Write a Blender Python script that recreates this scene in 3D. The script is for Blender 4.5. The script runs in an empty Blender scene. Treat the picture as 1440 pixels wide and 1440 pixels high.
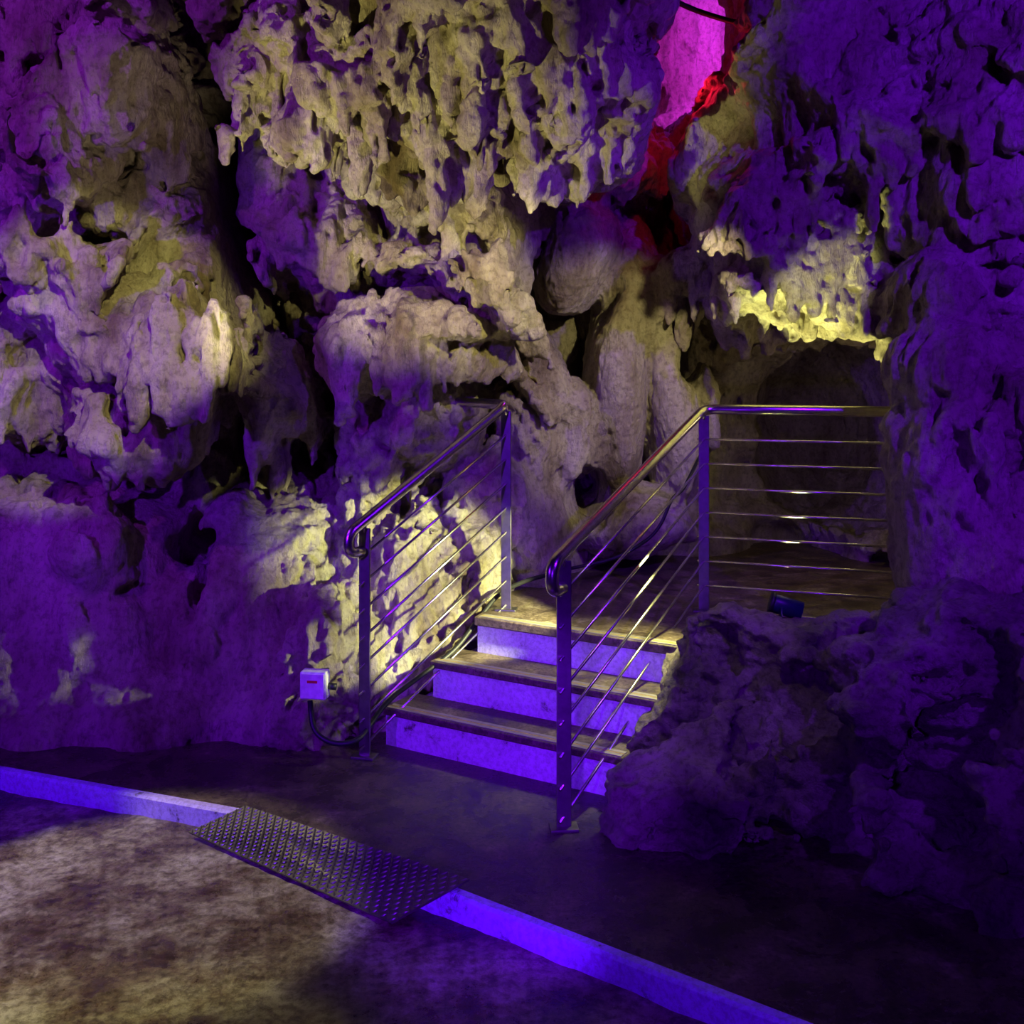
import bpy, math, numpy as np, time
from mathutils import Vector
T0=time.time()
EYE=1.63
def W(px,py,d): return ((px-720)/1440*d, d, EYE-(py-515)/1440*d)
# ---------------- noise ----------------
rng=np.random.RandomState(7)
PERM=rng.permutation(256).astype(np.int32)
G=rng.normal(size=(256,3)).astype(np.float32); G/=np.linalg.norm(G,axis=1)[:,None]
def perlin(x,y,z,s=0):
    x=np.asarray(x,np.float32)+s*17.3; y=np.asarray(y,np.float32)+s*5.1; z=np.asarray(z,np.float32)+s*9.7
    x,y,z=np.broadcast_arrays(x,y,z)
    ix=np.floor(x).astype(np.int32); iy=np.floor(y).astype(np.int32); iz=np.floor(z).astype(np.int32)
    fx=x-ix; fy=y-iy; fz=z-iz
    f=lambda t:t*t*t*(t*(t*6-15)+10)
    u,v,w=f(fx),f(fy),f(fz)
    out=0
    for a in (0,1):
        pa=PERM[(ix+a)&255]; wa=u if a else 1-u
        for b in (0,1):
            pb=PERM[(pa+iy+b)&255]; wb=v if b else 1-v
            for c in (0,1):
                g=G[PERM[(pb+iz+c)&255]]; wc=w if c else 1-w
                out=out+(g[...,0]*(fx-a)+g[...,1]*(fy-b)+g[...,2]*(fz-c))*wa*wb*wc
    return out*1.5
def smooth(a,b,t):
    t=np.clip((t-a)/(b-a),0,1); return t*t*(3-2*t)
def upsample(A,tgt):
    for ax,n in enumerate(tgt):
        m=A.shape[ax]; p=np.linspace(0,m-1,n); i=np.minimum(p.astype(int),m-2); f=(p-i).astype(np.float32)
        sh=[1,1,1]; sh[ax]=n
        A=np.take(A,i,ax)*(1-f.reshape(sh))+np.take(A,i+1,ax)*f.reshape(sh)
    return A
# ---------------- surface nets ----------------
def surface_nets(S,org,h):
    I=S<0
    nx,ny,nz=S.shape
    cnt=np.zeros((nx-1,ny-1,nz-1),np.int8)
    for a in (0,1):
        for b in (0,1):
            for c in (0,1):
                cnt+=I[a:nx-1+a,b:ny-1+b,c:nz-1+c]
    act=np.argwhere((cnt>0)&(cnt<8)); del cnt
    idx=np.full((nx-1,ny-1,nz-1),-1,np.int32); idx[act[:,0],act[:,1],act[:,2]]=np.arange(len(act))
    C={}
    for a in (0,1):
        for b in (0,1):
            for c in (0,1):
                C[a,b,c]=S[act[:,0]+a,act[:,1]+b,act[:,2]+c]
    acc=np.zeros((len(act),3),np.float32); n=np.zeros(len(act),np.float32)
    for k1 in list(C):
        for ax in range(3):
            if k1[ax]==0:
                k2=list(k1); k2[ax]=1; k2=tuple(k2)
                s1,s2=C[k1],C[k2]; m=(s1<0)!=(s2<0)
                t=np.where(m,s1/np.where(m,s1-s2,1),0)
                p=np.zeros((len(act),3),np.float32)+np.array(k1,np.float32); p[:,ax]+=t
                acc+=p*m[:,None]; n+=m
    V=(acc/n[:,None]+act)*h+np.array(org)
    F=[]
    for ax in range(3):
        sl1=[slice(None)]*3; sl2=[slice(None)]*3
        sl1[ax]=slice(0,-1); sl2[ax]=slice(1,None)
        e=np.argwhere(I[tuple(sl1)]!=I[tuple(sl2)])
        o1,o2=[(1,2),(2,0),(0,1)][ax]
        ok=(e[:,o1]>0)&(e[:,o2]>0)&(e[:,o1]<S.shape[o1]-1)&(e[:,o2]<S.shape[o2]-1)
        e=e[ok]
        def cell(d1,d2):
            q=e.copy(); q[:,o1]-=d1; q[:,o2]-=d2
            return idx[q[:,0],q[:,1],q[:,2]]
        quad=np.stack([cell(1,1),cell(0,1),cell(0,0),cell(1,0)],1)
        ins=I[e[:,0],e[:,1],e[:,2]]
        quad[~ins]=quad[~ins][:,::-1]
        F.append(quad)
    return V,np.concatenate(F)
def mesh_np(name,V,F):
    me=bpy.data.meshes.new(name)
    me.vertices.add(len(V)); me.vertices.foreach_set('co',np.asarray(V,np.float32).ravel())
    k=F.shape[1]
    me.loops.add(F.size); me.loops.foreach_set('vertex_index',F.astype(np.int32).ravel())
    me.polygons.add(len(F)); me.polygons.foreach_set('loop_start',np.arange(0,F.size,k,dtype=np.int32))
    me.update(calc_edges=True); me.validate()
    return me
def link(o,parent=None):
    bpy.context.scene.collection.objects.link(o)
    if parent: o.parent=parent
    return o
def disp_sub(name,V,F,fn,mat,levels=1):
    me=mesh_np(name+'_c',V,F); o=bpy.data.objects.new(name,me); link(o)
    if levels:
        m=o.modifiers.new('s','SUBSURF'); m.levels=levels; m.render_levels=levels
        dg=bpy.context.evaluated_depsgraph_get(); me2=bpy.data.meshes.new_from_object(o.evaluated_get(dg))
        o.modifiers.clear(); o.data=me2; me=me2
    n=len(me.vertices); co=np.empty(n*3,np.float32); me.vertices.foreach_get('co',co); co=co.reshape(-1,3)
    no=np.empty(n*3,np.float32); me.vertex_normals.foreach_get('vector',no) ; no=no.reshape(-1,3)
    d=fn(co,no)
    co=co+no*d[:,None]
    me.vertices.foreach_set('co',co.ravel()); me.update()
    me.polygons.foreach_set('use_smooth',np.ones(len(me.polygons),bool))
    me.materials.clear(); me.materials.append(mat)
    print(name,n,'verts',time.time()-T0)
    return o
# ---------------- materials ----------------
def newmat(name):
    m=bpy.data.materials.new(name); m.use_nodes=True
    nt=m.node_tree; b=nt.nodes['Principled BSDF']; return m,nt,b
def nd(nt,t,**k):
    n=nt.nodes.new(t)
    for a,v in k.items():
        if a in n.inputs: n.inputs[a].default_value=v
        else: setattr(n,a,v)
    return n
def ramp(nt,src,stops):
    r=nt.nodes.new('ShaderNodeValToRGB'); e=r.color_ramp.elements
    while len(e)<len(stops): e.new(0.5)
    for i,(p,c) in enumerate(stops):
        e[i].position=p; e[i].color=(*c,1) if len(c)==3 else c
    nt.links.new(src,r.inputs[0]); return r
def rockmat(name,c1,c2,c3,stretch=0.35,bump=0.6,speck=.6):
    m,nt,b=newmat(name); L=nt.links.new
    tc=nd(nt,'ShaderNodeTexCoord'); mp=nd(nt,'ShaderNodeMapping'); mp.inputs['Scale'].default_value=(1,1,stretch)
    L(tc.outputs['Object'],mp.inputs[0])
    n1=nd(nt,'ShaderNodeTexNoise',Scale=3.0,Detail=10,Roughness=0.66); L(mp.outputs[0],n1.inputs['Vector'])
    r1=ramp(nt,n1.outputs[0],[(0.33,c1),(0.47,c2),(0.64,c3)])
    n2=nd(nt,'ShaderNodeTexNoise',Scale=34,Detail=8,Roughness=0.72); L(tc.outputs['Object'],n2.inputs['Vector'])
    r2=ramp(nt,n2.outputs[0],[(0.38,(0.26,0.21,0.17)),(0.52,(1,1,1))])
    mx=nd(nt,'ShaderNodeMixRGB',blend_type='MULTIPLY'); mx.inputs[0].default_value=speck
    L(r1.outputs[0],mx.inputs[1]); L(r2.outputs[0],mx.inputs[2]); L(mx.outputs[0],b.inputs['Base Color'])
    b.inputs['Roughness'].default_value=0.52
    n3=nd(nt,'ShaderNodeTexNoise',Scale=36,Detail=9,Roughness=0.72); L(mp.outputs[0],n3.inputs['Vector'])
    v=nd(nt,'ShaderNodeTexVoronoi',Scale=30); L(tc.outputs['Object'],v.inputs['Vector'])
    rv=ramp(nt,v.outputs['Distance'],[(0.0,(0,0,0)),(0.35,(1,1,1))])
    ad=nd(nt,'ShaderNodeMath',operation='MULTIPLY_ADD'); L(rv.outputs[0],ad.inputs[0]); ad.inputs[1].default_value=0.14; L(n3.outputs[0],ad.inputs[2])
    bp=nd(nt,'ShaderNodeBump',Strength=bump,Distance=0.042); L(ad.outputs[0],bp.inputs['Height']); L(bp.outputs[0],b.inputs['Normal'])
    return m
M_rock=rockmat('limestone_flowstone',(0.19,0.135,0.08),(0.45,0.38,0.25),(0.72,0.66,0.46),bump=.95,speck=.5)
M_bould=rockmat('boulder_rock',(0.09,0.065,0.06),(0.26,0.2,0.16),(0.5,0.42,0.33),stretch=1,bump=1.0)
def concmat(name,stops,scale=1.6,rough=(0.35,0.8),bump=0.25,fine=.8,dist=.3,fs=55):
    m,nt,b=newmat(name); L=nt.links.new
    tc=nd(nt,'ShaderNodeTexCoord')
    n1=nd(nt,'ShaderNodeTexNoise',Scale=scale,Detail=13,Roughness=0.75,Distortion=dist); L(tc.outputs['Object'],n1.inputs['Vector'])
    r1=ramp(nt,n1.outputs[0],stops)
    n2=nd(nt,'ShaderNodeTexNoise',Scale=fs,Detail=8,Roughness=0.75); L(tc.outputs['Object'],n2.inputs['Vector'])
    r2=ramp(nt,n2.outputs[0],[(0.40,(0.25,0.21,0.18)),(0.55,(1,1,1))])
    mx=nd(nt,'ShaderNodeMixRGB',blend_type='MULTIPLY'); mx.inputs[0].default_value=fine
    L(r1.outputs[0],mx.inputs[1]); L(r2.outputs[0],mx.inputs[2]); L(mx.outputs[0],b.inputs['Base Color'])
    rr=nd(nt,'ShaderNodeMapRange'); L(n1.outputs[0],rr.inputs[0]); rr.inputs[1].default_value=.35; rr.inputs[2].default_value=.6
    rr.inputs[3].default_value=rough[0]; rr.inputs[4].default_value=rough[1]; L(rr.outputs[0],b.inputs['Roughness'])
    bp=nd(nt,'ShaderNodeBump',Strength=bump,Distance=0.015); L(n2.outputs[0],bp.inputs['Height']); L(bp.outputs[0],b.inputs['Normal'])
    return m
M_street=concmat('worn_street_concrete',[(0.38,(0.07,0.033,0.018)),(0.47,(0.18,0.125,0.075)),(0.53,(0.36,0.31,0.21)),(.64,(.60,.56,.44))],scale=3.2,bump=1.0,rough=(.15,.5),dist=0,fs=26)
M_walk=concmat('walkway_concrete',[(0.38,(0.035,0.025,0.02)),(0.55,(0.12,0.085,0.06)),(0.66,(0.28,0.22,0.16))],scale=4.5,bump=.7,rough=(.12,.4))
M_tread=concmat('tread_concrete',[(0.36,(0.05,0.035,0.025)),(0.52,(0.15,0.105,0.07)),(0.66,(0.3,0.24,0.17))],scale=6)
M_paint=concmat('painted_riser',[(0.34,(0.14,0.12,0.1)),(0.41,(0.68,0.66,0.7)),(0.6,(0.8,0.79,0.84))],scale=6,rough=(0.5,0.6),fine=.4)
M_kerb=concmat('kerb_glow_tint',[(0.36,(0.16,0.12,0.2)),(0.41,(0.5,0.4,0.88)),(0.6,(0.6,0.5,0.98))],scale=8,rough=(0.5,0.6),fine=.4)  # violet glow of the white kerb paint is put into this base colour
def plain(name,c,rough=0.5,metal=0.0,nscale=40,var=0.15):
    m,nt,b=newmat(name); L=nt.links.new
    tc=nd(nt,'ShaderNodeTexCoord'); n=nd(nt,'ShaderNodeTexNoise',Scale=nscale,Detail=5); L(tc.outputs['Object'],n.inputs['Vector'])
    r=ramp(nt,n.outputs[0],[(0.3,tuple(x*(1-var) for x in c)),(0.7,tuple(min(1,x*(1+var)) for x in c))]); L(r.outputs[0],b.inputs['Base Color'])
    b.inputs['Roughness'].default_value=rough; b.inputs['Metallic'].default_value=metal
    return m
M_steel=plain('brushed_stainless',(0.78,0.75,0.69),0.27,1.0)
M_post=plain('post_steel',(0.22,0.20,0.19),0.42,1.0)
M_plate=plain('tread_plate_steel',(0.14,0.13,0.12),0.36,0.7)
M_black=plain('black_rubber',(0.012,0.012,0.014),0.5)
M_white=plain('white_plastic',(0.85,0.85,0.82),0.4)
M_red=plain('red_label',(0.6,0.03,0.03),0.5)
M_yel=plain('yellow_nosing_strip',(0.55,0.42,0.08),0.5)
M_alu=plain('nosing_aluminium',(0.34,0.3,0.26),0.5,0.5)
M_blue=plain('dark_blue_enamel',(0.006,0.01,0.05),0.4)
# ---------------- cave wall SDF ----------------
h=0.024
X0,X1,Y0,Y1,Z0,Z1=-3.5,3.0,3.05,7.9,-0.25,4.35
xs=np.arange(X0,X1,h,dtype=np.float32); ys=np.arange(Y0,Y1,h,dtype=np.float32); zs=np.arange(Z0,Z1,h,dtype=np.float32)
shape=(len(xs),len(ys),len(zs)); print('grid',shape)
def lown(f,s,st=1):
    a=np.linspace(X0,X1,int((X1-X0)*f*5)+2); b=np.linspace(Y0,Y1,int((Y1-Y0)*f*5)+2); c=np.linspace(Z0,Z1,int((Z1-Z0)*f*5*st)+2)
    A=perlin(a[:,None,None]*f,b[None,:,None]*f,c[None,None,:]*f*st,s).astype(np.float32)
    return upsample(A,shape).astype(np.float32)
XX=xs[:,None,None]; YY=ys[None,:,None]; ZZ=zs[None,None,:]
N1=lown(1.2,1); N2=lown(1.3,2); N3=lown(3.0,3,.6); N4=lown(5.5,4,.4)
wx=0.06*N1+0.03*N3; wy=0.07*N2+0.03*N4
dr=np.maximum(0,perlin(xs[:,None]*10,ys[None,:]*10,0,11)+.05)*0.20+np.maximum(0,perlin(xs[:,None]*19,ys[None,:]*19,0,12))*0.13
wz=dr[:,:,None]*np.clip(0.7+1.3*N2,0.05,1.4)+0.07*N3
PX=XX+wx; PY=YY+wy; PZ=ZZ+wz
ctrl=[(0,1060,4.4),(200,1065,4.35),(380,1040,4.4),(480,1060,4.5),(0,800,4.75),(200,800,4.75),(400,850,4.8),(0,650,5.2),(200,650,5.2),(400,720,5.1),
(0,450,5.4),(150,400,5.4),(0,200,5.5),(200,200,5.5),(300,250,6.1),(330,420,5.9),(290,60,6.2),(430,350,5.8),(450,520,5.7),(450,650,5.4),(560,650,5.5),(600,500,5.7),
(600,800,5.1),(520,900,4.75),(460,980,4.6),(750,450,6.2),(850,500,6.4),(850,650,6.3),(740,750,5.6),(900,700,6.3),(850,350,6.4),(900,250,6.3),(650,400,5.9),
(1100,550,6.9),(1200,500,6.9),(1100,750,6.8),(1020,600,6.6),(1200,750,6.8),(600,50,5.6),(800,50,5.6),(450,50,5.9),(600,230,5.9),(750,250,6.0),
(1400,200,4.9),(1400,500,4.6),(1150,200,5.6),(1150,50,5.6),(1250,300,5.5),(1440,800,4.4),(1440,1000,4.3),(1350,450,5.2),(1400,700,4.7)]
cp=np.array([W(*c) for c in ctrl])
gx,gz=np.meshgrid(xs,zs,indexing='ij'); num=0; den=1e-9
for (cx,cy,cz) in cp:
    w=1/(((gx-cx)**2+(gz-cz)**2)+0.02)**1.7
    num=num+w*cy; den=den+w
D=(num/den).astype(np.float32)
S=(D[:,None,:]-PY)*0.75
def bb(c,r):
    out=[]
    for a,(v,q) in zip((xs,ys,zs),zip(c,r)):
        i=np.searchsorted(a,v-q); j=np.searchsorted(a,v+q); out.append(slice(max(i,0),max(j,0)))
    return tuple(out)
def ell(sl,c,r,warp=1,lean=(0,0)):
    if warp==1: x=PX[sl]-c[0]; y=PY[sl]-c[1]; z=PZ[sl]-c[2]
    elif warp==0: x=XX[sl[0]]-c[0]+.5*wx[sl]+.05*N4[sl]; y=YY[:,sl[1]]-c[1]; z=ZZ[:,:,sl[2]]-c[2]+.07*N3[sl]+.5*dr[sl[0],sl[1]][:,:,None]
    elif warp==3: x=PX[sl]-c[0]; y=PY[sl]-c[1]; z=ZZ[:,:,sl[2]]-c[2]+.07*N3[sl]
    else: x=XX[sl[0]]-c[0]; y=YY[:,sl[1]]-c[1]; z=ZZ[:,:,sl[2]]-c[2]
    x=x-lean[0]*z
    k0=np.sqrt((x/r[0])**2+(y/r[1])**2+(z/r[2])**2)+1e-6
    k1=np.sqrt((x/r[0]**2)**2+(y/r[1]**2)**2+(z/r[2]**2)**2)+1e-6
    return k0*(k0-1)/k1
def addw(c,r,lean=0,k=.05,warp=1,m=.35):
    sl=bb(c,[r[0]+abs(lean)*r[2]+m,r[1]+m,r[2]+m]); 
    if min(s.stop-s.start for s in sl)<=0: return
    b=ell(sl,c,r,warp,(lean,0)); a=S[sl]
    hh=np.clip(0.5+0.5*(b-a)/k,0,1)
    S[sl]=b*(1-hh)+a*hh-k*hh*(1-hh)
def add(px,py,d,rx,rz,ry,lean=0,k=0.045,warp=1):
    addw(W(px,py,d),(rx/1440*d,ry,rz/1440*d),lean,k,warp)
def cut(px,py,d,rx,rz,ry,lean=0,k=0.04):
    c=W(px,py,d); r=(rx/1440*d,ry,rz/1440*d)
    sl=bb(c,[q*(1+abs(lean))+0.25 for q in r])
    if min(s.stop-s.start for s in sl)<=0: return
    b=-ell(sl,c,r,0,(lean,0)); a=S[sl]
    hh=np.clip(0.5-0.5*(b-a)/k,0,1)
    S[sl]=b*(1-hh)+a*hh+k*hh*(1-hh)
blobs=[
# great overhang
(640,10,5.0,200,110,.85),(440,100,4.9,100,52,.5),(375,115,4.8,48,30,.3),(720,80,4.9,160,110,.85),(820,150,4.9,75,75,.7),(860,-10,5.0,90,75,.7),(560,130,4.9,110,70,.6),
(790,200,4.7,60,40,.4),(470,160,4.8,45,32,.3),(650,170,4.7,75,50,.4),(540,60,4.6,60,50,.25),(700,60,4.4,60,40,.25),(400,60,5.0,60,40,.3),
# tier below
(560,250,5.7,120,60,.35),(690,325,5.45,46,48,.4),(640,280,5.5,60,32,.3),(410,270,5.7,90,120,.5),(500,360,5.7,90,50,.35),(600,350,5.6,50,45,.3),(660,385,5.5,55,30,.3),(430,190,5.5,70,50,.3),
# shelf
(620,460,5.1,95,38,.5),(520,480,5.1,60,36,.4),(680,430,5.1,42,28,.35),(560,580,5.45,70,55,.4),(530,680,5.35,60,60,.3),(620,590,5.45,55,75,.35),
(730,610,5.6,50,90,.35),(740,730,5.5,60,90,.3),(960,395,5.9,70,28,.45),(690,700,5.3,60,70,.2),
(860,230,6.0,70,60,.3),(760,290,5.9,60,60,.3),
# right upper mass
(1140,110,5.3,135,180,.65),(1040,325,5.2,36,75,.35,-.3),(1160,335,5.1,125,50,.5),(1260,210,5.1,140,180,.65),(1020,250,5.4,40,90,.3),(1260,365,5.0,50,50,.35),(1080,280,5.2,80,80,.45),
(1220,180,4.7,80,60,.25),(1110,60,4.8,60,90,.25),(1150,372,4.95,110,26,.35),
# right column
(1390,250,4.7,140,300,.6),(1370,540,4.45,95,120,.45),(1320,450,4.6,55,100,.35),(1335,700,4.3,75,75,.38),(1410,850,4.2,90,170,.45),(1370,580,4.2,90,55,.3),(1355,850,4.3,45,80,.25),(1310,520,4.4,50,70,.25),
# left upper
(60,110,5.3,130,180,.55),(205,140,5.0,52,85,.45),(40,260,5.0,70,75,.35),(120,50,5.0,110,60,.35),(265,350,5.4,70,160,.4,-.25),(180,310,5.2,90,90,.35),(90,200,4.75,50,80,.25),
(140,425,4.95,95,48,.5),(200,475,4.9,110,52,.45),(285,480,4.8,60,52,.35),(275,545,4.75,38,82,.24),(110,530,5.0,60,70,.35),(30,535,4.95,55,55,.4),(385,560,5.1,52,80,.4),(180,570,5.1,60,45,.3),
(60,450,5.0,50,50,.3),(330,430,5.5,50,60,.3),(150,560,4.75,22,55,.2),(225,580,4.9,20,45,.2),
# lower left
(120,900,5.1,260,220,.6),(360,880,5.05,150,180,.5),(60,770,5.0,160,90,.4),(420,780,5.2,75,100,.4),(330,760,5.05,60,70,.35),(130,760,4.75,60,50,.2),(60,900,4.7,80,60,.2),(320,900,4.7,60,50,.2),
# beside stairs
(560,820,5.1,80,120,.3),(610,900,5.0,60,90,.25),(490,930,4.75,50,110,.28),(440,990,4.6,55,80,.25),(520,760,5.15,40,80,.3),(650,800,5.2,60,80,.25),(465,900,4.6,30,60,.2)]
for b in blobs:
    b=tuple(b)+((0,) if len(b)==6 else ()); add(*b)
sm=(np.exp(-((XX-.62)/.42)**2-((ZZ-1.5)/.75)**2)*(YY>5.2)).astype(np.float32)
rb=smooth(-1.15,-.95,xs)*smooth(.15,-.05,xs)
zm=np.maximum(smooth(.85,1.35,zs)[None,None,:],.6*rb[:,None,None])*(1-.95*np.minimum(1,1.3*sm))
q=PZ/0.52+1.5*N1+.4*N3; t=q-np.floor(q)
prof=smooth(0,.12,t)*(1-smooth(.12,1.0,t))
S-=0.24*prof*np.clip(.5+1.5*N2,.1,1)*(.12+.88*zm)
q=PZ/0.20+2.0*N3; t=q-np.floor(q)
S-=0.055*smooth(0,.2,t)*(1-smooth(.2,1.0,t))*np.clip(.35-1.8*N2,0,1)*(.2+.8*zm)
S-=0.06*N3+0.035*N4*(.3+.7*zm)
del q,t,prof,N1,N2,zm,sm
# central flowstone column, smooth converging ribs
for b in [(870,520,5.95,46,215,.5,.05),(942,580,5.9,36,160,.42,-.14),(765,520,5.75,30,150,.35,-.5),(812,365,5.8,56,82,.45,.2),(990,600,5.95,24,100,.3,-.05),(805,630,5.7,36,100,.3,.1),
          (900,725,5.85,110,50,.4),(845,590,5.85,26,120,.3,.25),(905,430,5.85,30,90,.3,-.1),(720,470,5.6,22,90,.3,-.3)]:
    add(*b[:6],b[6] if len(b)>6 else 0,.05,3)
cuts=[(312,620,4.7,28,70,.9),(228,775,4.5,46,52,.8,.2),(395,645,4.8,20,40,.8),(170,840,4.4,40,14,.35),(20,358,4.9,28,24,.6),(290,150,5.0,26,300,1.0,-.1),(345,420,5.1,20,100,.9,-.3),
(700,395,5.1,28,20,.7),(830,690,5.5,32,42,.6),(848,440,5.5,14,40,.35,.6),(1303,345,4.3,20,20,.5),(968,500,5.8,24,36,.9),(565,690,5.0,14,45,.5),
(972,50,6.0,58,95,1.35),(950,110,5.9,40,52,1.3),(1000,125,5.9,26,20,1.3),(980,40,5.1,54,80,.7),(955,105,5.2,40,50,.7),(1000,-20,5.0,45,60,.9),(1010,40,6.7,190,170,.6),
(640,235,5.0,60,18,.5),(1175,590,5.6,165,140,1.1),(1140,700,5.6,170,110,1.1),(1240,650,5.3,70,150,.8),(1190,600,6.6,130,150,1.0),
(265,830,4.5,18,44,.4),(450,640,5.0,18,50,.7),(440,470,5.2,20,60,.5),(560,400,5.2,70,14,.5),(60,640,4.9,70,10,.4),(120,330,4.9,60,14,.3)]
for c in cuts: cut(*c)
def probe(px,py):
    d=np.arange(2.6,7.5,.02); p=np.array([W(px,py,t) for t in d])
    i=((p[:,0]-X0)/h).round().astype(int); j=((p[:,1]-Y0)/h).round().astype(int); k=((p[:,2]-Z0)/h).round().astype(int)
    ok=(i>=0)&(i<shape[0])&(j>=0)&(j<shape[1])&(k>=0)&(k<shape[2])
    v=np.where(ok,S[np.clip(i,0,shape[0]-1),np.clip(j,0,shape[1]-1),np.clip(k,0,shape[2]-1)],1)
    q=np.argmax(v<0); return d[q] if v[q]<0 else None
rr=np.random.RandomState(3)
rows=[[(335,140),(400,185),(460,212),(560,235),(650,232),(790,262),(880,190)],[(345,90),(430,120),(540,95),(640,130),(740,110),(860,80)],[(480,160),(600,185),(720,190),(830,150)],[(520,40),(640,60),(760,40),(860,20)],[(560,110),(680,150),(800,115)],
[(140,220),(200,238),(262,215)],[(0,330),(60,372),(130,335)],[(0,180),(60,210),(120,170)],[(80,480),(150,500),(240,470),(330,500)],[(110,600),(180,640),(240,625)],[(0,600),(60,600)],
[(475,520),(540,535),(610,540),(700,480)],[(520,290),(600,330),(650,330)],[(640,375),(700,375),(725,345)],[(1030,415),(1150,405),(1270,450)],[(905,430),(960,438),(1015,425)],
[(1040,180),(1160,190),(1330,240)],[(1180,100),(1260,130)],[(350,240),(420,330),(520,420)],[(350,640),(430,660)],[(1260,620),(1340,640),(1440,600)],[(1120,300),(1240,290)],[(160,540),(230,560),(290,545)],[(0,100),(70,120),(140,90)],[(150,150),(210,170),(260,140)],
[(20,60),(90,50)],[(30,250),(100,270)],[(90,410),(170,430)],[(480,240),(560,270),(640,265)]]
for row in rows:
    for (a,b) in zip(row[:-1],row[1:]):
        n=max(2,int(math.hypot(b[0]-a[0],b[1]-a[1])/12))
        for i in range(n):
            if rr.rand()<.18: continue
            t=(i+rr.rand()*.8)/n; px=a[0]+(b[0]-a[0])*t; py=a[1]+(b[1]-a[1])*t+rr.normal()*8
            d=probe(px,py-12)
            if d is None or d>6.6: continue
            s=.6+.8*rr.rand(); c=W(px,py,d+.025)
            addw(c,(.024*s+.006,.030*s+.006,.06+.13*s*rr.rand()),0,.03,2,.12)
            if rr.rand()<.5:
                c=W(px+6,py+2,d+.09); addw(c,(.022*s+.006,.024*s,.05+.08*rr.rand()),0,.03,2,.12)
# clear passage around stairs and landing
A=(-0.614,4.27); n=(.663,-.749)
rail=(XX-A[0])*n[0]+(YY-A[1])*n[1]+0.09+0.04*N3
P=np.maximum(np.maximum(-rail,YY-5.3),np.maximum(ZZ-1.75,XX-1.72+.12*N3+.06*N4))
sl=(slice(None),slice(None),slice(0,int((1.9-Z0)/h)))
a=S[sl]; b=-np.broadcast_to(P,S.shape)[sl]; k=.08
hh=np.clip(0.5-0.5*(b-a)/k,0,1); S[sl]=b*(1-hh)+a*hh+k*hh*(1-hh)
# column bosses standing in front of the rail end
for b in [(1330,715,4.12,74,82,.28),(1290,655,4.10,38,46,.2),(1338,600,4.12,80,50,.28),(1325,520,4.2,62,72,.28),(1300,775,4.15,44,40,.2),(1400,790,4.0,75,90,.28),(1330,410,4.35,60,70,.3)]: add(*b)
print('sdf',time.time()-T0)
V,F=surface_nets(S,(X0,Y0,Z0),h); print('nets',len(V),len(F),time.time()-T0)
del PX,PY,PZ,wx,wy,wz,dr,S,N3,N4,a,b,hh,P,rail
def wall_disp(co,no):
    x,y,z=co.T
    sm=np.exp(-((x-.62)/.42)**2-((z-1.5)/.75)**2)*(y>5.2)
    ov=smooth(2.2,2.6,z)*smooth(.9,.5,x)*smooth(-1.5,-1.1,x)
    rb=smooth(-1.15,-.95,x)*smooth(.15,-.05,x)*smooth(1.6,1.3,z)
    am=(.4+.6*np.maximum(rb,smooth(.85,1.35,z)))*(1-.6*sm)*(1+.8*ov+.6*rb)
    d=0.018*perlin(x*7,y*7,z*4,1)
    face=1-np.abs(no[:,2])
    d+=0.018*perlin(x*17,y*17,z*2.2,6)*face*am
    r=1-np.abs(perlin(x*12,y*12,z*6,2))*1.6
    d+=0.020*(r-0.5)*np.maximum(np.maximum(ov,rb),smooth(-.3,.2,perlin(x*1.7,y*1.7,z*1.7,8)+.1))*am
    r=1-np.abs(perlin(x*24,y*24,z*14,3))*1.6
    d+=0.011*(r-0.5)*(.3+.7*am)
    d+=0.006*perlin(x*45,y*45,z*30,4)
    pit=smooth(0.28,0.5,perlin(x*13,y*13,z*8,5))*np.maximum(ov,smooth(-.1,.3,perlin(x*1.5,y*1.5,z*1.5,9))); d-=0.045*pit*(.4+.6*am)
    return d
wall=disp_sub('wall_back',V,F,wall_disp,M_rock,1)
# ---------------- boulder outcrop ----------------
h=0.022
X0,X1,Y0,Y1,Z0,Z1=0.05,2.6,2.0,4.55,-0.15,1.2
xs=np.arange(X0,X1,h,dtype=np.float32); ys=np.arange(Y0,Y1,h,dtype=np.float32); zs=np.arange(Z0,Z1,h,dtype=np.float32)
shape=(len(xs),len(ys),len(zs)); XX=xs[:,None,None]; YY=ys[None,:,None]; ZZ=zs[None,None,:]
N1=lown(2,21); N2=lown(2.3,22); N3=lown(5,23)
PX=XX+.10*N1+.03*N3; PY=YY+.10*N2; PZ=ZZ+.06*N1-.03*N3
S=np.full(shape,1.0,np.float32)
for b in [(1010,990,4.05,65,120,.28),(1060,960,4.1,80,85,.3),(970,1100,3.85,95,115,.3),(1150,1050,3.9,180,155,.5),(1330,1030,3.75,180,190,.55),(930,1170,3.7,100,80,.28),(1060,1180,3.6,180,120,.4),
          (1230,1210,3.5,190,130,.5),(1400,1240,3.25,190,150,.5),(1260,970,4.0,130,80,.35),(1440,1080,3.4,150,210,.5),(1000,930,4.05,40,50,.15),(1390,920,3.9,90,100,.3)]:
    c=W(*b[:3]); r=(b[3]/1440*b[2],b[5],b[4]/1440*b[2])
    e=ell((slice(None),)*3,c,r); k=.16; hh=np.clip(0.5+0.5*(e-S)/k,0,1); S=e*(1-hh)+S*hh-k*hh*(1-hh)
fr=np.random.RandomState(5)
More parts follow.
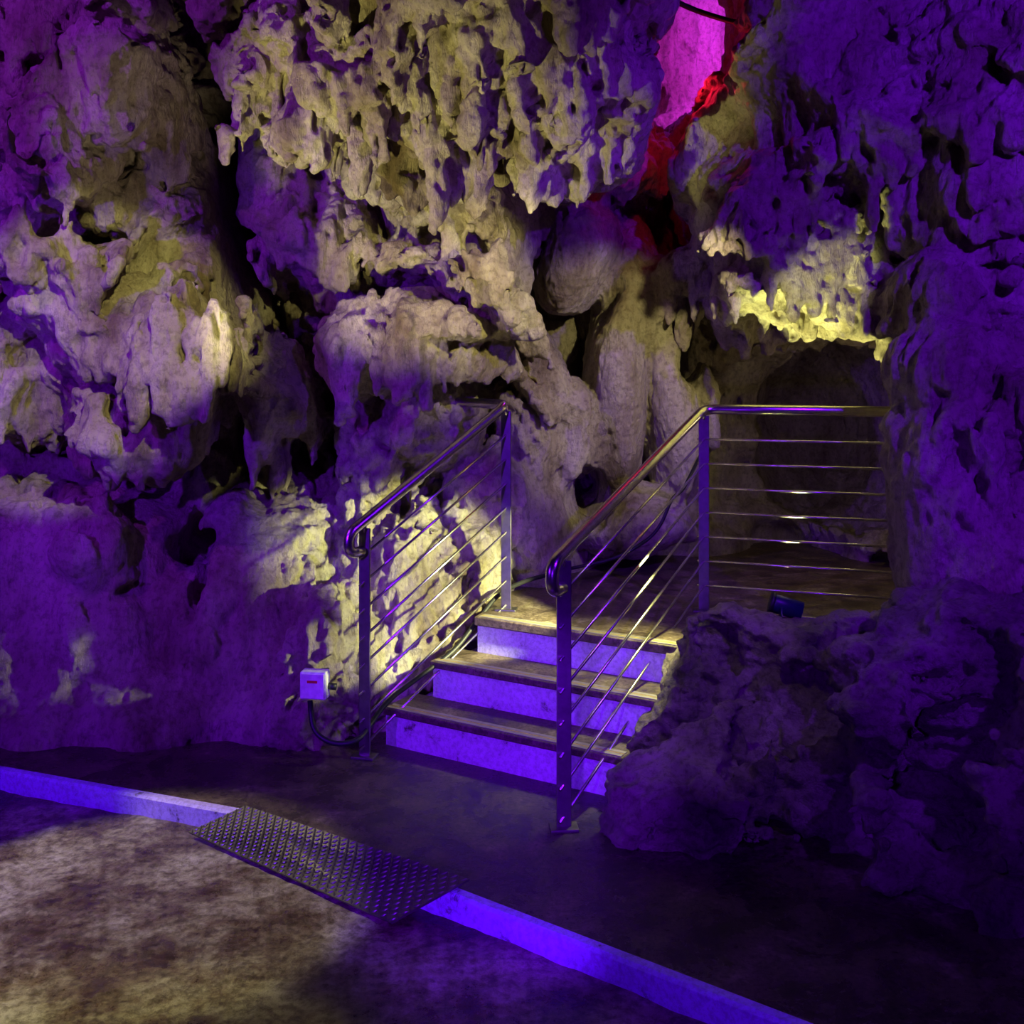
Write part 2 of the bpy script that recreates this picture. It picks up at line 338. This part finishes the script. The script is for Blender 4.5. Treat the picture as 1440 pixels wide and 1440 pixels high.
for i in range(70):
    px,py=fr.uniform(830,1440),fr.uniform(880,1330)
    dd=probe(px,py)
    if dd is None: continue
    c=np.array(W(px,py,dd+.025)); nn=np.array([fr.normal()*.45-.2,-1,fr.normal()*.4+.35]); nn/=np.linalg.norm(nn)
    pl=(PX-c[0])*nn[0]+(PY-c[1])*nn[1]+(PZ-c[2])*nn[2]
    rd=fr.uniform(.12,.24)
    dist=np.sqrt((XX-c[0])**2+(YY-c[1])**2+(ZZ-c[2])**2)
    S=np.where((dist<rd)&(pl>-.02),np.maximum(S,np.minimum(pl,(rd-dist))*.8),S)
S-=.02*N3
C0=np.array((0.183,3.61)); D0=np.array((0.894,4.77)); dv=(D0-C0)/np.linalg.norm(D0-C0); nn=(dv[1],-dv[0])
cl=(XX-C0[0])*nn[0]+(YY-C0[1])*nn[1]-0.05-0.03*N3
S=np.maximum(S,-cl)
V,F=surface_nets(S,(X0,Y0,Z0),h)
def b_disp(co,no):
    x,y,z=co.T
    r=1-np.abs(perlin(x*4,y*4,z*5,31))*2; d=0.03*(r-.5)
    r=1-np.abs(perlin(x*9,y*9,z*14,32))*2; d+=0.022*(r-.5)
    r=1-np.abs(perlin(x*20,y*20,z*28,33))*2; d+=0.010*(r-.5)
    return d+0.004*perlin(x*45,y*45,z*45,34)
disp_sub('boulder_outcrop',V,F,b_disp,M_bould,1)
# ---------------- helpers for built objects ----------------
def mk(name,verts,faces,mat,parent=None,bevel=0,smooth_=False):
    me=bpy.data.meshes.new(name); me.from_pydata([tuple(v) for v in verts],[],faces); me.update()
    me.materials.append(mat)
    if smooth_:
        for p in me.polygons: p.use_smooth=True
    o=bpy.data.objects.new(name,me); link(o,parent)
    if bevel:
        b=o.modifiers.new('b','BEVEL'); b.width=bevel; b.segments=3; b.limit_method='ANGLE'
    return o
def prism(name,poly,z0,z1,mat,parent=None,bevel=0):
    ar=sum(poly[i][0]*poly[(i+1)%len(poly)][1]-poly[(i+1)%len(poly)][0]*poly[i][1] for i in range(len(poly)))
    if ar<0: poly=poly[::-1]
    n=len(poly); v=[(x,y,z0) for x,y in poly]+[(x,y,z1) for x,y in poly]
    f=[tuple(range(n))[::-1],tuple(range(n,2*n))]+[(i,(i+1)%n,n+(i+1)%n,n+i) for i in range(n)]
    return mk(name,v,f,mat,parent,bevel)
def obox(name,c,ax,hl,hw,z0,z1,mat,parent=None,bevel=0):
    a=Vector(ax).normalized(); b=Vector((-a.y,a.x)); c=Vector(c)
    return prism(name,[tuple(c+a*s*hl+b*t*hw) for s,t in ((-1,-1),(1,-1),(1,1),(-1,1))],z0,z1,mat,parent,bevel)
def fillet(pts,r,n=8):
    pts=[Vector(p) for p in pts]; out=[pts[0]]
    for i in range(1,len(pts)-1):
        a=(pts[i-1]-pts[i]); b=(pts[i+1]-pts[i]); rr=min(r,a.length*.49,b.length*.49)
        p0=pts[i]+a.normalized()*rr; p1=pts[i]+b.normalized()*rr
        for k in range(n+1):
            t=k/n; out.append(p0*(1-t)**2+pts[i]*2*t*(1-t)+p1*t*t)
    out.append(pts[-1]); return out
def tube(name,pts,r,mat,parent=None,fil=0,seg=14):
    pts=fillet(pts,fil) if fil else [Vector(p) for p in pts]
    v=[];f=[]; up=None
    for i,p in enumerate(pts):
        t=(pts[min(i+1,len(pts)-1)]-pts[max(i-1,0)]).normalized()
        if up is None:
            up=Vector((0,0,1)) if abs(t.z)<.9 else Vector((1,0,0))
        sd=t.cross(up).normalized(); up=sd.cross(t).normalized()
        for k in range(seg):
            a=2*math.pi*k/seg; v.append(p+sd*r*math.cos(a)+up*r*math.sin(a))
    for i in range(len(pts)-1):
        for k in range(seg):
            f.append((i*seg+k,i*seg+(k+1)%seg,(i+1)*seg+(k+1)%seg,(i+1)*seg+k))
    f.append(tuple(range(seg))[::-1]); m=(len(pts)-1)*seg; f.append(tuple(range(m,m+seg)))
    return mk(name,v,f,mat,parent,0,True)
def empty(name,loc=(0,0,0)):
    o=bpy.data.objects.new(name,None); link(o); return o
# ---------------- ground ----------------
def grid(name,x0,x1,y0,y1,n,zf,mat):
    a=np.linspace(x0,x1,n); b=np.linspace(y0,y1,n); gx,gy=np.meshgrid(a,b,indexing='ij')
    V=np.stack([gx.ravel(),gy.ravel(),zf(gx,gy).ravel()],1); i=np.arange(n*n).reshape(n,n)
    F=np.stack([i[:-1,:-1].ravel(),i[1:,:-1].ravel(),i[1:,1:].ravel(),i[:-1,1:].ravel()],1)
    me=mesh_np(name,V,F); me.polygons.foreach_set('use_smooth',np.ones(len(F),bool)); me.materials.append(mat)
    return link(bpy.data.objects.new(name,me))
KZ=-0.07
grid('floor',-5,4,-1.5,5.2,500,lambda x,y:KZ-0.004+0.008*perlin(x*1.5,y*1.5,0*x,41)+0.006*perlin(x*7,y*7,0*x,42)+0.004*perlin(x*18,y*18,0*x,43),M_street)
K=[(-3.6,4.68),(-2.06,4.12),(-0.98,3.72),(-0.175,3.15),(0.67,2.54),(2.2,1.45)]
prism('walkway',[(x+.02,y+.03) for x,y in K]+[(4,1.45),(4,5.1),(-4,5.1),(-4,4.85)],-0.2,0.0,M_walk)
kv=[];kf=[]
for x,y in K:
    kv+=[(x,y,-.12),(x,y,-.006),(x+.006,y+.01,.002),(x+.02,y+.032,.004),(x+.02,y+.032,-.12)]
for i in range(len(K)-1):
    for k in range(5): kf.append((i*5+k,(i+1)*5+k,(i+1)*5+(k+1)%5,i*5+(k+1)%5))
mk('kerb',kv,kf,M_kerb)
# ---------------- tread plate ramp ----------------
rp=empty('checker_plate_ramp')
q=[Vector(W(265,1170,3.69)),Vector(W(550,1298,3.09)),Vector(W(660,1245,3.196)),Vector(W(345,1140,3.73))]
q[0].z=q[1].z=-0.048; q[2].z=q[3].z=0.03
def bl(s,t): return (q[0]*(1-s)+q[1]*s)*(1-t)+(q[3]*(1-s)+q[2]*s)*t
nrm=(q[1]-q[0]).cross(q[3]-q[0]).normalized()
if nrm.z<0: nrm=-nrm
top=[bl(0,0),bl(1,0),bl(1,1),bl(0,1)]
mk('plate',[p for p in top]+[p-nrm*.008 for p in top],[(0,1,2,3),(7,6,5,4),(0,4,5,1),(1,5,6,2),(2,6,7,3),(3,7,4,0)],M_plate,rp)
v=[];f=[]
NS,NT=52,13
for i in range(NS):
    for j in range(NT):
        c=bl((i+.5)/NS,(j+.5)/NT); a=(q[1]-q[0]).normalized(); b=nrm.cross(a)
        ang=math.radians(45 if (i+j)%2 else -45); dx=a*math.cos(ang)+b*math.sin(ang); dy=nrm.cross(dx)
        L,w_,hh_=.013,.0048,.0028; m=len(v)
        v+=[c-dx*L,c-dy*w_,c+dx*L,c+dy*w_,c-dx*L*.4+nrm*hh_,c+dx*L*.4+nrm*hh_]
        f+=[(m,m+1,m+4),(m+1,m+5,m+4),(m+1,m+2,m+5),(m+2,m+3,m+5),(m+3,m+4,m+5),(m+3,m,m+4)]
mk('tread_pattern',v,f,M_plate,rp,0,False)
# ---------------- stairs ----------------
st=empty('stone_steps'); O=Vector((-0.55,4.40)); u=Vector((.861,-.508)); vv=Vector((.508,.861))
RH=.163
def SP(a,b): p=O+u*a+vv*b; return (p.x,p.y)
ul=[0.0,.10,.20]; ur=[1.12,1.20,1.2]
for i in range(3):
    z1=RH*(i+1); v0=.21*i
    prism(f'riser_{i+1}',[SP(ul[i],v0+.015),SP(ur[i],v0+.015),SP(ur[i],v0+.5),SP(ul[i],v0+.5)],z1-RH-.02,z1-.03,M_paint,st)
    if i<2: 
        prism(f'tread_{i+1}',[SP(ul[i]-.01,v0),SP(ur[i],v0),SP(ur[i],v0+.235),SP(ul[i]-.01,v0+.235)],z1-.032,z1,M_tread,st,.008)
    for j,(mt,w0,w1) in enumerate(((M_alu,.008,.03),(M_yel,.033,.038),(M_alu,.041,.062))):
        prism(f'nosing_{i+1}_{j}',[SP(ul[i]+.01,v0+w0),SP(ur[i]-.01,v0+w0),SP(ur[i]-.01,v0+w1),SP(ul[i]+.01,v0+w1)],z1-.004,z1+.003,mt,st)
LZ=RH*3
prism('landing',[SP(.19,.42),SP(1.2,.42),(0.95,4.5),(1.95,4.25),(2.6,4.6),(2.6,7.5),(-.3,7.5),(-.3,5.3),(-.1,4.85)],LZ-.04,LZ,M_tread,st,.006)
prism('landing_base',[SP(.3,.6),SP(1.15,.6),(0.95,4.6),(1.95,4.35),(2.6,4.7),(2.6,7.5),(-.2,7.5),(-.2,5.3)],0,LZ-.04,M_tread,st)
# ---------------- railings ----------------
def post(name,x,y,z0,z1,ax,par,w=.024):
    obox(name,(x,y),ax,w,.006,z0,z1-.03,M_post,par,.002)
    obox(name+'_base',(x,y),ax,.05,.035,z0-.002,z0+.01,M_post,par,.003)
    tube(name+'_stem',[(x,y,z1-.05),(x,y,z1)],.008,M_steel,par)
def rungs(par,a,b,za,zb,n=8,tag=''):
    for i in range(n):
        o=.14+.1135*i
        a3=Vector((a[0],a[1],za-o)); b3=Vector((b[0],b[1],zb-o)); dd=(b3-a3).normalized()*.03
        tube(f'rung{tag}_{i+1}',[a3-dd,b3+dd],.0058,M_steel,par,seg=10)
R=.023
Lr=empty('stair_railing')
a=Vector((-.614,4.27,.985)); b=Vector((-.027,4.79,1.45)); c=Vector((-.42,5.38,1.45))
d2=(b-a); d2.z=0; d2.normalize(); sl_=(b-a).normalized()
e=a-sl_*.09
tube('handrail',[Vector((a.x,a.y,.86))-d2*.01,Vector((e.x,e.y,.86)),e,b,c],R,M_steel,Lr,.055,18)
post('post_1',a.x,a.y,0,a.z,(1,-.25),Lr); post('post_2',b.x,b.y,LZ,b.z,(1,-.2),Lr)
rungs(Lr,a,b,a.z,b.z)
Rr=empty('stair_railing.001')
a=Vector((.183,3.61,.975)); b=Vector((.894,4.77,1.43)); c=Vector((1.84,4.44,1.43))
d2=(b-a); d2.z=0; d2.normalize(); sl_=(b-a).normalized(); e=a-sl_*.09
tube('handrail',[Vector((a.x,a.y,.85))-d2*.01,Vector((e.x,e.y,.85)),e,b,c],R,M_steel,Rr,.06,18)
post('post_1',a.x,a.y,0,a.z,(1,.1),Rr,.026); post('post_2',b.x,b.y,LZ,b.z,(1,-.2),Rr); post('post_3',1.84,4.44,LZ,1.43,(1,-.3),Rr)
rungs(Rr,a,b,a.z,b.z); rungs(Rr,b,c,b.z,c.z,tag='_landing')
# ---------------- junction box and cables ----------------
jb=empty('junction_box')
c=W(443,961,4.28)
obox('enclosure',(c[0],c[1]),(1,-.15),.056,.03,c[2]-.06,c[2]+.055,M_white,jb,.006)
obox('lid',(c[0]-.004,c[1]-.033),(1,-.15),.05,.004,c[2]-.054,c[2]+.049,M_white,jb,.003)
obox('label',(c[0]-.005,c[1]-.038),(1,-.15),.022,.001,c[2]+.012,c[2]+.022,M_red,jb)
obox('mount',(c[0],c[1]+.07),(1,-.15),.03,.06,c[2]-.04,c[2]+.03,M_black,jb)
tube('gland',[(c[0]+.055,c[1],c[2]-.01),(c[0]+.09,c[1],c[2]-.015)],.014,M_black,jb)
tube('conduit',[Vector(W(*p)) for p in ((436,985,4.27),(440,1030,4.22),(470,1048,4.18),(505,1042,4.2),(520,1020,4.3),(545,985,4.38),(640,915,4.6),(700,835,4.85),(735,818,5.0),(800,800,5.3))],.011,M_black,jb,.08)
cb=empty('power_cable')
tube('cable',[Vector(W(*p)) for p in ((800,800,5.3),(870,785,5.3),(925,750,5.35),(945,700,5.35),(960,690,5.4),(985,640,5.5))],.009,M_black,cb,.1)
oc=empty('overhead_cable')
tube('cable',[Vector(W(*p)) for p in ((930,-8,5.4),(975,14,5.35),(1040,34,5.3),(1075,30,5.2))],.014,M_black,oc,.1)
# ---------------- flood lamp on landing edge ----------------
def lampfix(name,p,aim,mat,s=1):
    par=empty(name); p=Vector(p); t=(Vector(aim)-p).normalized()
    tube('housing',[p-t*.16*s,p-t*.02*s,p],.05*s,mat,par,seg=20)
    tube('rim',[p-t*.012*s,p+t*.01*s],.056*s,M_black,par,seg=20)
    sd=t.cross(Vector((0,0,1))).normalized()
    q0=p-t*.05*s
    tube('bracket',[q0+sd*.058*s,q0+sd*.06*s-Vector((0,0,.08*s)),q0-sd*.06*s-Vector((0,0,.08*s)),q0-sd*.058*s],.006*s,mat,par,.01)
    tube('foot',[q0-Vector((0,0,.08*s)),q0-Vector((0,0,.14*s))],.012*s,mat,par)
lampfix('flood_lamp',(1.10,4.34,.63),(-.2,4.6,1.0),M_blue,.8)
# ---------------- camera ----------------
cam=bpy.data.objects.new('camera',bpy.data.cameras.new('camera')); link(cam)
cam.location=(0,0,EYE); cam.rotation_euler=(math.pi/2,0,0); cam.data.lens=36; cam.data.sensor_width=36; cam.data.shift_y=-(720-515)/1440
cam.data.clip_start=.05
bpy.context.scene.camera=cam
# ---------------- lights ----------------
def spot(name,loc,aim,e,col,ang,blend=.4,rad=.05):
    l=bpy.data.lights.new(name,'SPOT'); l.energy=e; l.color=col; l.spot_size=math.radians(ang); l.spot_blend=blend; l.shadow_soft_size=rad
    o=bpy.data.objects.new(name,l); link(o); o.location=loc
    o.rotation_euler=(Vector(aim)-Vector(loc)).to_track_quat('-Z','Y').to_euler(); return o
def pt(name,loc,e,col,rad=.05):
    l=bpy.data.lights.new(name,'POINT'); l.energy=e; l.color=col; l.shadow_soft_size=rad
    o=bpy.data.objects.new(name,l); link(o); o.location=loc; return o
VI=(.15,.004,1.0); MV=(.3,.02,.95); YE=(1,.91,.34); YG=(.97,1,.34)
spot('violet_lamp_right',(2.3,1.2,3.3),W(1330,450,4.3),460,VI,74,.6,.04)
spot('violet_lamp_low',(.1,.9,1.3),W(1260,1150,3.4),100,VI,64,.7,.06)
spot('violet_lamp_left',(-2.6,1.6,1.9),W(200,820,4.6),350,VI,85,.7,.04)
spot('violet_lamp_stairs',(-.2,1.6,.5),W(700,1080,4.1),160,VI,42,.6,.05)
spot('magenta_lamp_topleft',(-3.0,2.6,3.6),W(160,200,5),240,MV,90,.7,.04)
spot('violet_lamp_overhang',(1.4,2.0,1.2),W(660,60,4.6),75,(.28,.03,1),42,.8,.04)
spot('warm_lamp_left',(-.5,2.3,2.9),W(165,490,4.8),210,YE,27,.35,.02)
spot('warm_lamp_left_high',(-.6,2.9,1.6),W(190,170,4.8),55,(1,.8,.6),24,.7,.02)
spot('warm_lamp_overhang',(-1.5,3.1,.9),W(600,185,4.7),280,YE,46,.6,.02)
spot('warm_lamp_shelf',(.6,3.3,2.2),W(640,420,5.0),120,YE,34,.6,.02)
spot('warm_lamp_centre',(1.0,3.8,2.3),W(820,560,5.8),80,(1,.88,.42),46,.6,.02)
spot('warm_lamp_rim',(1.25,4.66,.70),W(1155,395,4.85),280,YG,40,.5,.02)
spot('warm_fill_rim_front',(.75,3.5,.95),W(1155,400,4.7),190,YG,16,.6,.02)  # added fill spot so the front face of the rim lip is lit
spot('stair_flood',(.62,4.13,.85),(-.38,4.90,.55),300,(.97,1,.42),46,.4,.02)
spot('stair_fill_low',(.50,4.14,.60),(-.84,4.40,.36),110,(.97,1,.45),15,.5,.02)  # added narrow spot that brightens the rock low beside the stairs
spot('stair_glow',(.60,4.22,.80),(.42,4.28,.3),22,YG,100,.6,.03)
pt('alcove_fill',(1.95,5.3,1.5),3,(1,.8,.4),.05)  # unseen fill added to keep the recess dimly warm
spot('warm_fill_boulder',(.4,2.2,2.6),W(1000,940,3.9),26,(1,.75,.45),26,.8,.03)  # added weak warm fill for the boulder's upper left side
spot('warm_lamp_floor',(-2.3,3.5,2.4),W(150,1205,3.3),190,YE,30,.35,.02)
spot('warm_fill_floor_near',(-2.4,3.0,1.2),W(60,1400,2.6),42,YE,26,.4,.02)  # added second spot; the gap between the two pools imitates shadow streaks
spot('magenta_chamber_lamp',W(1090,60,6.6),W(950,60,7.2),48,(.7,.03,1),140,.5)
pt('violet_chamber_lamp',W(1060,-40,6.5),24,(.35,.02,1))
pt('red_lamp',W(975,115,5.35),3,(1,.01,.06))
w=bpy.data.worlds.new('cave_world'); bpy.context.scene.world=w; w.use_nodes=True
w.node_tree.nodes['Background'].inputs[0].default_value=(.15,.03,.7,1); w.node_tree.nodes['Background'].inputs[1].default_value=.007
bpy.context.scene.view_settings.view_transform='Standard'
print('done',time.time()-T0)
